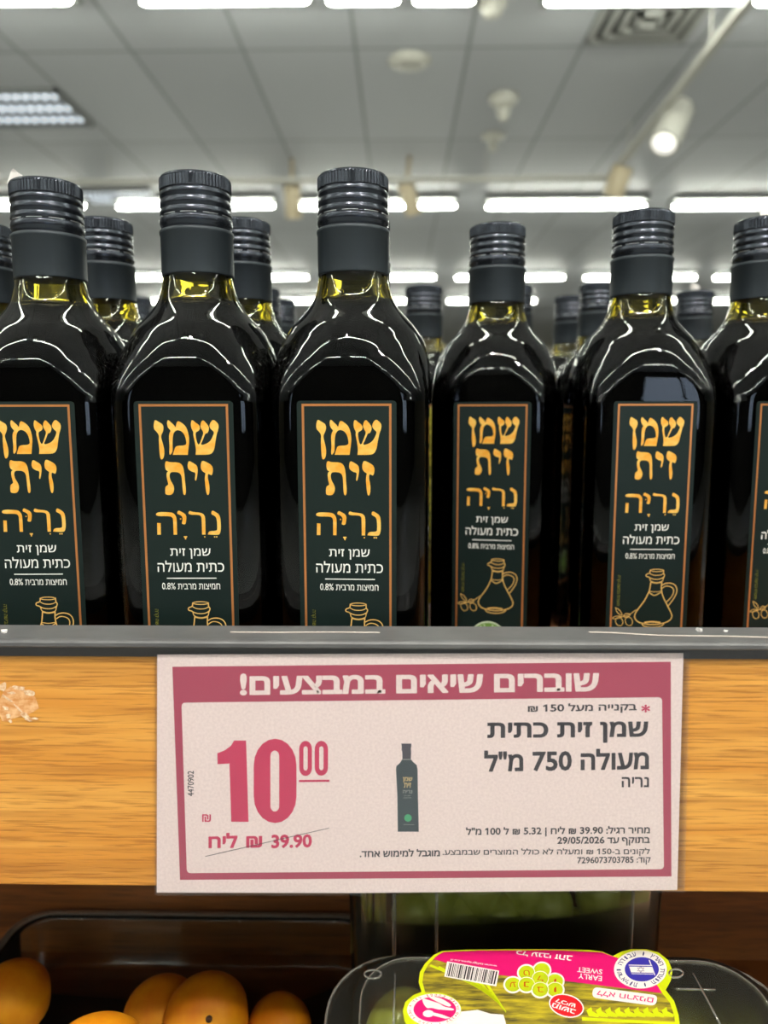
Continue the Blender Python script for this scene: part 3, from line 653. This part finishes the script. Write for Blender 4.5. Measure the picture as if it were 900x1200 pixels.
rail_strip([on_rail(*p) for p in ((690, 741), (720, 742), (745, 744), (775, 746), (810, 746.5), (850, 747), (905, 749))], 'whitish strip of torn tape lying on the grey rail at right', .9)
rail_strip([on_rail(*p) for p in ((270, 741.5), (330, 742), (390, 741.5), (445, 742))], 'thin strip of tape on the grey rail under the third bottle', .5)
def flake(v, s_, label, seed, name='plastic_scrap'):
    rr = random.Random(seed); mb = MB(); v = W(v)
    P_ = [v+Vector(((rr.random()-.5)*2*s_*.001, (rr.random()-.5)*1.6*s_*.001, (.05+rr.random()*1.1)*s_*.001)) for _ in range(9)]
    base = [v+Vector((math.cos(t)*s_*.0008, math.sin(t)*s_*.0006, 0.0)) for t in (0, 1.2, 2.4, 3.6, 4.9)]
    import bmesh
    bm = bmesh.new()
    for p in P_+base: bm.verts.new(p-v)
    bmesh.ops.convex_hull(bm, input=bm.verts); me = bpy.data.meshes.new(name); bm.to_mesh(me); bm.free(); me.materials.append(M_scrap)
    o = bpy.data.objects.new(name, me); COL.objects.link(o); o.location = v; tag(o, label, 'scrap'); return o
flake(on_rail(820, 739), 1.5, 'tiny white plastic crumb on the grey rail below the fifth bottle', 3)
flake(on_rail(850, 740), 1.0, 'smaller white crumb on the rail, right of the bigger crumb', 8)
flake(on_rail(5, 742), 1.3, 'tiny pale crumb on the grey rail at the far left', 5)
# torn paper standing on the first cap
r = thing('paper_scrap', 'torn white paper scrap sticking up behind the leftmost bottle cap', 'paper scrap', W((-175.2, 364.5, 102.1)))
mb = MB(); c = [(-.004, 0, -.0002), (.006, 0, -.0002), (.0045, .0006, .0022), (.0012, .0002, .0046), (-.0006, -.0003, .0062), (-.0022, .0004, .0050), (-.0036, .0002, .0012)]
n = len(c); mb.add([Vector(p)+Vector((0, -.0003, 0)) for p in c]+[Vector(p)+Vector((0, .0003, 0)) for p in c], [tuple(range(n)), tuple(reversed(range(n, 2*n)))]+[(i, n+i, n+(i+1) % n, (i+1) % n) for i in range(n)]); mb.build('torn_sheet', M_scrap, r)
flake((199, 436.5, 102.1), 4.2, 'crumpled white plastic scrap on the cap at the right picture edge', 11)
flake((210, 438, 102.1), 3.6, 'second white plastic scrap on the rightmost cap, nearer the picture edge', 12)
flake((260, 702, 102.1), 5, 'crumpled clear scrap on the far cap between the two rightmost front bottles', 14)

# ------------------------------------------------------------------ lower compartment: apricots
M_apr = vary(mat('apricot_skin', (226, 138, 16), .55, 0, .25), (208, 108, 10), (234, 160, 20), (40, 40, 40), 4, lo=.3, hi=.7)
M_stem = mat('fruit_stem_end', (70, 42, 20), .8)
def fruit(c, r_, label, rot, sq=.97):
    r = thing('apricot', label, 'fruit', W(c), 0, 'yellow orange fruits'); mb = MB(); n, m_ = 40, 22; rs = []
    for j_ in range(m_+1):
        t = math.pi*j_/m_; z = -math.cos(t); q = math.sin(t)
        dip = -.12*math.exp(-((1-z)/.09)) + .03*math.exp(-((1+z)/.05))
        ring = []
        for i in range(n):
            a = 2*math.pi*i/n; k = 1-.05*math.exp(-((math.atan2(math.sin(a), math.cos(a)))/.28)**2)*q
            ring.append(Vector((q*k*math.cos(a)*r_*.001, q*k*math.sin(a)*r_*.96*.001, (z*sq+dip)*r_*.001)))
        rs.append(ring)
    mb.rings(rs); R_ = Matrix.Rotation(rot[2], 3, 'Z') @ Matrix.Rotation(rot[0], 3, 'X'); mb.v = [R_ @ v for v in mb.v]; mb.build('skin', M_apr, r)
    mb = MB(); mb.lathe([(.0012, -.002), (.0018, .0), (.0016, .0012), (.0004, .0016)], 10, c=(0, 0, (sq-.13)*r_*.001)); mb.v = [R_ @ v for v in mb.v]; mb.build('stem_end', M_stem, r)
fruit(at_d(15, 1170, 428), 20.5, 'orange fruit at the left picture edge, standing tallest', (-1.2, 0, .6))
fruit(at_d(243, 1192, 410), 22.5, 'yellow orange fruit in the middle of the three together, dark stem spot', (.92, 0, .32))
fruit(at_d(190, 1190, 425), 21, 'yellow fruit partly hidden, left of the fruit with the stem spot', (-1.3, 0, .4))
fruit(at_d(328, 1204, 418), 17.5, 'smaller yellow fruit at right of the three together', (-1.3, 0, -.5))
fruit(at_d(112, 1262, 318), 24, 'bright orange fruit cut off by the bottom picture edge', (-1.3, 0, .3))
r = thing('clear_fruit_punnet', 'clear plastic punnet around the yellow orange fruits', 'punnet', W((-127, 372, -349)))
def loft_box(mb, x0, x1, y0, y1, lv, rad, cap0=True, cap1=False, tf=None):
    rs = []
    for ins, z in lv: rs.append([(tf or W)((x, y, z)) for x, y in rrect(x0+ins, y0+ins, x1-ins, y1-ins, max(rad-ins*.6, 2), 6)])
    mb.rings(rs, 0, True, cap0, cap1)
mb = MB(); loft_box(mb, -240, -14, 292, 448, [(12, -349.6), (9, -347), (5, -322), (4, -318)], 22); wall_ = mb.build('tray', M_clear, r, r.location, solid=.0004)
mb = MB(); loft_box(mb, -240, -14, 292, 448, [(4, -318), (0, -317.5), (0, -319)], 22, False, False); mb.build('rim', M_edge_glint, r, r.location, solid=.0005)

# ------------------------------------------------------------------ grape boxes
M_grape = vary(mat('green_grape_skin', (182, 186, 84), .3), (166, 172, 66), (200, 202, 108), (60, 60, 60), 3)
N, L = nt(M_grape); N['Principled BSDF'].inputs['Subsurface Weight'].default_value = .25; N['Principled BSDF'].inputs['Subsurface Radius'].default_value = (.004, .004, .001)
_g = [None]
def grape(c, label, group, rot=(0, 0, 0), k=1.0):
    if _g[0] is None:
        mb = MB(); mb.lathe([(.0125*math.sin(math.pi*i/16)+1e-5, -.016*math.cos(math.pi*i/16)) for i in range(17)], 24); me_o = mb.build('grape', M_grape); o = me_o; _g[0] = o
    else: o = _g[0].copy(); COL.objects.link(o)
    o.location = W(c); o.rotation_euler = rot; o.scale = (k, k, k); tag(o, label, 'grape', group); return o
# standing box at the back
r = thing('clear_grape_box', 'tall clear box of green grapes standing behind, right under the sign', 'grape box', W((60, 400, -349)))
BX0, BX1 = at_y(408, 1080, 362).x, at_y(779, 1080, 362).x
mb = MB(); loft_box(mb, BX0, BX1, 360, 446, [(6, -349.6), (2, -346), (0, -226), (0, -224)], 9); mb.build('tray', M_clear, r, r.location, solid=.0005)
mb = MB(); loft_box(mb, BX0, BX1, 360, 446, [(0, -224), (-4, -223.5), (-4, -220), (3, -219), (4, -208)], 9, False, True); mb.build('lid', M_clear, r, r.location, solid=.0005)
for px, wd in ((462, 1.0), (512, .8), (742, .8)):
    mb = MB(); a = at_y(px, 1042, 360.4); mb.tube([W((a.x, 360.2, -346)), W((a.x, 360.2, -226))], wd*.001, 8); mb.build('wall_rib', M_edge_glint, r, r.location)
gi = 0
for px, py, dd in [(486, 1072, 12), (538, 1080, 8), (590, 1078, 8), (643, 1066, 9), (672, 1098, 10), (740, 1066, 9), (702, 1052, 16), (716, 1088, 18), (514, 1050, 20), (562, 1048, 18), (615, 1044, 20), (640, 1100, 20), (565, 1108, 14), (500, 1106, 16), (612, 1106, 12)]:
    c = at_y(px, py, 374+dd*.4); grape(c, 'green grape pressed against the wall of the back clear box', 'grapes in the back box', (.2*math.sin(gi*2.1), .3*math.sin(gi*1.7), gi), 1.0); gi += 1
r2_ = random.Random(4)
M_refraction = mat('refraction_tint', (150, 140, 50), .6); r = thing('refraction_streaks', 'yellow-green streaks imitating refracted light in the left corner of the back box', 'grape stalk', W((at_y(432, 1100, 376).x, 376, -300)))  # yellow-green rods stand in for light refracted by the box corner
mb = MB()
for k in range(5):
    a = at_y(418+k*8, 1046, 370+k*2); b_ = at_y(414+k*9, 1116, 369+k*2); mb.tube([W(a+Vector((0, 0, 12))), W(a.lerp(b_, .5)+Vector((2*math.sin(k*3), 0, 0))), W(b_)], .0017, 8, rr=[.0012, .0022, .0015])
mb.build('refraction', M_refraction, r, r.location)

# lying clamshell in front, with its printed label
TILT = math.radians(6); P0 = at_d(640, 1150, 327); NRM = Vector((0, -math.sin(TILT), math.cos(TILT))); YAX = Vector((0, math.cos(TILT), math.sin(TILT)))
LX0, LX1, LY1 = -22-P0.x, 158-P0.x, None
q = ray(600, 1114); ptop = q*(P0.dot(NRM)/q.dot(NRM)); LY1 = (ptop-P0).dot(YAX)+2; LY0 = LY1-126
def lidp(v): return W(P0+Vector((1, 0, 0))*v[0]+YAX*v[1]+NRM*v[2])
r = thing('grape_clamshell', 'clear hinged box of green grapes lying in front with a pink printed label', 'grape box', W((P0.x, P0.y-30, -349)))
ro = r.location
mb = MB(); loft_box(mb, LX0, LX1, LY0, LY1, [(-9, -15), (-8, -14), (0, -13.5), (1.5, -4), (3.5, -1.2), (7, -.4), (9, -.2)], 26, False, True, lidp); lid = mb.build('lid', M_clear, r, ro, solid=.0004)
mb = MB(); loft_box(mb, LX0, LX1, LY0, LY1, [(16, -96), (13, -94), (2, -17), (-8, -16), (-9, -15.4)], 26, True, False, lidp); mb.build('tray', M_clear, r, ro, solid=.0004)
def gp(px, py, lift=0):
    d = ray(px, py); return W(d*(P0.dot(NRM)/d.dot(NRM)) + NRM*(lift+.35))
def emb(cx, cy, rx, ry): return [gp(cx+rx*math.cos(t*.314), cy+ry*math.sin(t*.314), .2) for t in range(21)]
for pl in (emb(437, 1143, 10, 5), emb(792, 1142, 8, 5), [gp(812, 1142, .1), gp(826, 1168, .1), gp(845, 1204, .1)], [gp(463, 1142, .1), gp(461, 1204, .1)], [gp(792, 1160, .1), gp(838, 1161, .1)]):
    mb = MB(); mb.tube(pl, .00045, 6); mb.build('embossed_ridge', M_edge_glint, lid, ro)
mb = MB(); pl = [lidp((x, y, -14.6)) for x, y in rrect(LX0-9, LY0-9, LX1+9, LY1+9, 31, 8)]; mb.tube(pl+[pl[0]], .0007, 8); mb.build('rim', M_edge_glint, r, ro)
mb = MB(); pl = [lidp((x, y, -.6)) for x, y in rrect(LX0+6, LY0+6, LX1-6, LY1-6, 22, 8)]; mb.tube(pl+[pl[0]], .0004, 8); mb.build('lid_edge_glint', M_edge_glint, lid, ro)  # pale tube draws the highlight along the lid outline
# label
ML = [mat('label_lime', (208, 220, 20), .4), mat('label_pink', (222, 22, 112), .4), mat('label_white', (240, 232, 228), .4), mat('label_blue', (58, 52, 165), .4), mat('label_red', (225, 30, 40), .4), mat('label_navy', (50, 45, 110), .4), mat('label_grape_green', (190, 205, 25), .4), mat('label_orange', (190, 75, 20), .4), mat('label_black', (30, 26, 28), .5),
      vary(mat('label_field_photo', (120, 105, 50), .45), (74, 66, 38), (196, 178, 42), (60, 420, 420), 5)]
base_pts = [(518, 1115), (508, 1120), (498, 1130), (492, 1140), (490.6, 1152), (494, 1163), (484, 1167), (475, 1175), (472, 1185), (474, 1197), (482, 1212), (500, 1226), (795, 1226), (797, 1205), (795, 1190), (790, 1174), (780, 1161), (786, 1150), (788, 1138), (783, 1126), (772, 1117), (757, 1113), (740, 1113), (728, 1116), (718, 1121), (706, 1116), (690, 1114), (650, 1113), (600, 1113), (550, 1113.5)]
mb = MB(); mb.poly(base_pts, gp, .0, 0)
cx0 = sum(p[0] for p in base_pts)/len(base_pts); 
inner = [(520, 1117), (511, 1122), (502, 1131), (496.5, 1141), (495, 1152), (499, 1166), (505, 1226), (790, 1226), (791.5, 1205), (790, 1191), (785, 1176), (772, 1160), (722, 1123), (705, 1118), (650, 1115), (560, 1115)]
mb.poly(inner, gp, .05, 9)
mb.poly([(520, 1116.5), (512, 1121), (508, 1125), (540, 1134), (583, 1143.5), (630, 1148), (670, 1151.5), (721, 1158), (776, 1165), (760, 1140), (722, 1123), (705, 1117), (650, 1114.5), (560, 1115)], gp, .08, 1)
mb.poly([(500, 1185), (535, 1187), (560, 1184.5), (575, 1189), (590, 1190), (600, 1226), (505, 1226)], gp, .08, 2)
for k in range(7):                          # pale vine rows of the field picture
    mb.poly([(505+k*10, 1131+k*2), (575+k*3, 1162+k*4), (575+k*3, 1164+k*4), (503+k*10, 1133+k*2.3)], gp, .07, 0)
for k in range(9):
    x = 690+k*11; mb.poly([(x, 1192), (x-3, 1185), (x+3, 1181), (x+4, 1186), (x+12, 1190), (x+11, 1193)], gp, .07, 0)
mb.poly([(682, 1193), (794, 1199), (794, 1202), (682, 1197)], gp, .07, 0)
lbl = mb.build('printed_label', ML, lid, ro)
mb = MB()
def up(s_, tl, tr_, br, bl, mi, b_=.012, raw=False, lift=.13):   # lettering printed upside down as seen from here
    mb.text(s_, [br, bl, tl, tr_], gp, lift, mi, b_, raw)
up('כל ענבי זהב', (605, 1114.8), (671, 1121), (669, 1128.5), (605, 1120.5), 2, .02)
up('SWEET', (676.5, 1134), (706, 1137.3), (705.5, 1143), (676, 1140), 2, .012, True); up('EARLY', (678, 1141.5), (705.5, 1145), (705, 1151), (677.5, 1147.5), 2, .012, True)
up('www.taligrapes.co.il', (528.5, 1123.8), (583, 1131.5), (582, 1134.5), (528, 1126.8), 2, .006, True)
mb.poly(arcq((695, 1157.5), (771, 1167.5), (768, 1180), (693.5, 1170), 6), gp, .1, 2); up('ללא חרצנים', (700, 1161.5), (766, 1170.5), (764.5, 1177.5), (699, 1168), 1, .012)
mb.poly([(524, 1127.5), (585, 1138.5), (581.5, 1157), (520.5, 1145.5)], gp, .1, 2)
rr = random.Random(21); x = .04
while x < .95:
    wd = rr.choice((.008, .012, .02, .028)); A = Vector((524, 1129)).lerp(Vector((585, 1140)), x); B_ = Vector((524, 1129)).lerp(Vector((585, 1140)), min(x+wd, .97)); dn = Vector((-3.2, 15.2))
    mb.poly([A, B_, B_+dn, A+dn], gp, .13, 8); x += wd+rr.choice((.008, .014, .022))
# badge with flag
mb.disc((750.5, 1137), 31, 22.5, gp, .1, 2, 48); mb.disc((752, 1137), 20, 14.3, gp, .12, 3, 48)
mb.poly([(736.5, 1131.5), (764, 1132), (765.5, 1143), (740, 1142.5)], gp, .14, 2); mb.poly([(760, 1126), (761.3, 1126), (768, 1144), (766.8, 1144)], gp, .14, 2)
mb.poly([(737, 1132.6), (764, 1133.1), (764.2, 1134.2), (737.3, 1133.8)], gp, .16, 3); mb.poly([(739.5, 1140.6), (765, 1141.1), (765.2, 1142.2), (739.8, 1141.8)], gp, .16, 3)
for s_ in (1, -1): mb.stroke([(750.8+4.6*math.sin(t*2.0944)*1, 1137.2-s_*3.6*math.cos(t*2.0944)) for t in range(3)], .8, gp, .16, 5, True)
def ring_text(t, cx, cy, rx, ry, a0, a1, h, mi, wk=.8):
    n = len(t)
    for k, ch in enumerate(t):
        if ch == ' ': continue
        a = math.radians(a0+(a1-a0)*(k+.5)/n); c = Vector((cx+rx*math.cos(a), cy+ry*math.sin(a))); e = Vector((rx*math.cos(a), ry*math.sin(a))).normalized(); tn = Vector((-rx*math.sin(a), ry*math.cos(a))).normalized()
        hw = h*wk*(.45 if ch in "וי'·" else 1)
        mb.text(ch, [c+e*h-tn*hw, c+e*h+tn*hw, c-e*h+tn*hw, c-e*h-tn*hw], gp, .14, mi, .012, True)
ring_text('תוצרת הארץ · עבודה ישראלית · '[::-1], 750.7, 1137, 25.6, 18.4, 60, 420, 2.6, 5)
# left badge: open hand with grapes
mb.disc((507, 1184), 33.5, 20, gp, .1, 0, 48); mb.disc((508.5, 1184.5), 31.5, 19, gp, .12, 2, 48); mb.disc((509.5, 1184), 25, 15, gp, .13, 1, 48)
mb.poly(chaikin([(493, 1170), (505, 1174), (515, 1177), (520, 1181), (532, 1183), (532, 1185.5), (518, 1184.5), (512, 1184), (506, 1182), (499, 1183)]), gp, .15, 2)
mb.disc((502, 1189), 6.5, 4.2, gp, .15, 2); mb.poly([(506, 1187), (518, 1190), (528, 1194), (522, 1195), (508, 1191.5)], gp, .15, 2); mb.poly(chaikin([(500, 1168.5), (516, 1170), (530, 1179), (526, 1181.5), (512, 1175)]), gp, .15, 2)
ring_text('ענבים טריים נקטפו ביד · ענבי מאכל · '[::-1], 508.3, 1184.3, 28.4, 17, 60, 420, 1.5, 7)
# grape cluster emblem with letters and the red oval
cl = [(475, 490, ''), (385, 505, 'ט'), (552, 555, 'י'), (465, 540, 'ל'), (305, 575, 'ע'), (385, 575, 'נ'), (552, 605, 'י'), (465, 605, 'ב')]
for X, Y, ch in cl: mb.disc((540+X/5, 1040+Y/5), 11.2, 10.2, gp, .14, 2)
for i, (X, Y, ch) in enumerate(cl):
    c = (540+X/5, 1040+Y/5); mb.disc(c, 10.0, 9.0, gp, .16+.012*i, 2); mb.disc(c, 9.2, 8.2, gp, .165+.012*i, 6)
    hw = 2.2 if ch == 'י' else 4
    if ch: up(ch, (c[0]-hw, c[1]-3.6), (c[0]+hw, c[1]-3.2), (c[0]+hw, c[1]+3.6), (c[0]-hw, c[1]+3.2), 7, .03, True, .172+.012*i)
def oval(cx, cy, rx, ry, a, n=36): return [(cx+rx*math.cos(2*math.pi*i/n)*math.cos(a)-ry*math.sin(2*math.pi*i/n)*math.sin(a), cy+rx*math.cos(2*math.pi*i/n)*math.sin(a)+ry*math.sin(2*math.pi*i/n)*math.cos(a)) for i in range(n)]
mb.poly(oval(663.7, 1180, 21, 13.4, .28), gp, .26, 2); mb.poly(oval(663.7, 1180, 19.5, 12, .28), gp, .28, 4)
up('לכיש', (652, 1171.5), (675, 1178), (673.5, 1183.5), (650, 1176.5), 2, .02, False, .3); up('מושב', (648, 1176.5), (675, 1185), (673, 1190), (646, 1181.5), 2, .02, False, .3)
mb.build('label_artwork', ML, lbl, ro)
gi = 0
for ix in range(8):
    for iy in range(3):
        u = LX0+22+ix*20+random.uniform(-2, 2); v = LY1-24-iy*25+random.uniform(-3, 3)
        P_ = P0+Vector((u, 0, 0))+YAX*v-NRM*(14.5+random.uniform(0, 3)); grape(P_, 'green grape under the lid of the clear box with the pink label', 'grapes in the labelled box', (1.2+random.uniform(-.4, .4), random.uniform(-.5, .5), random.uniform(0, 6)), 1.0)
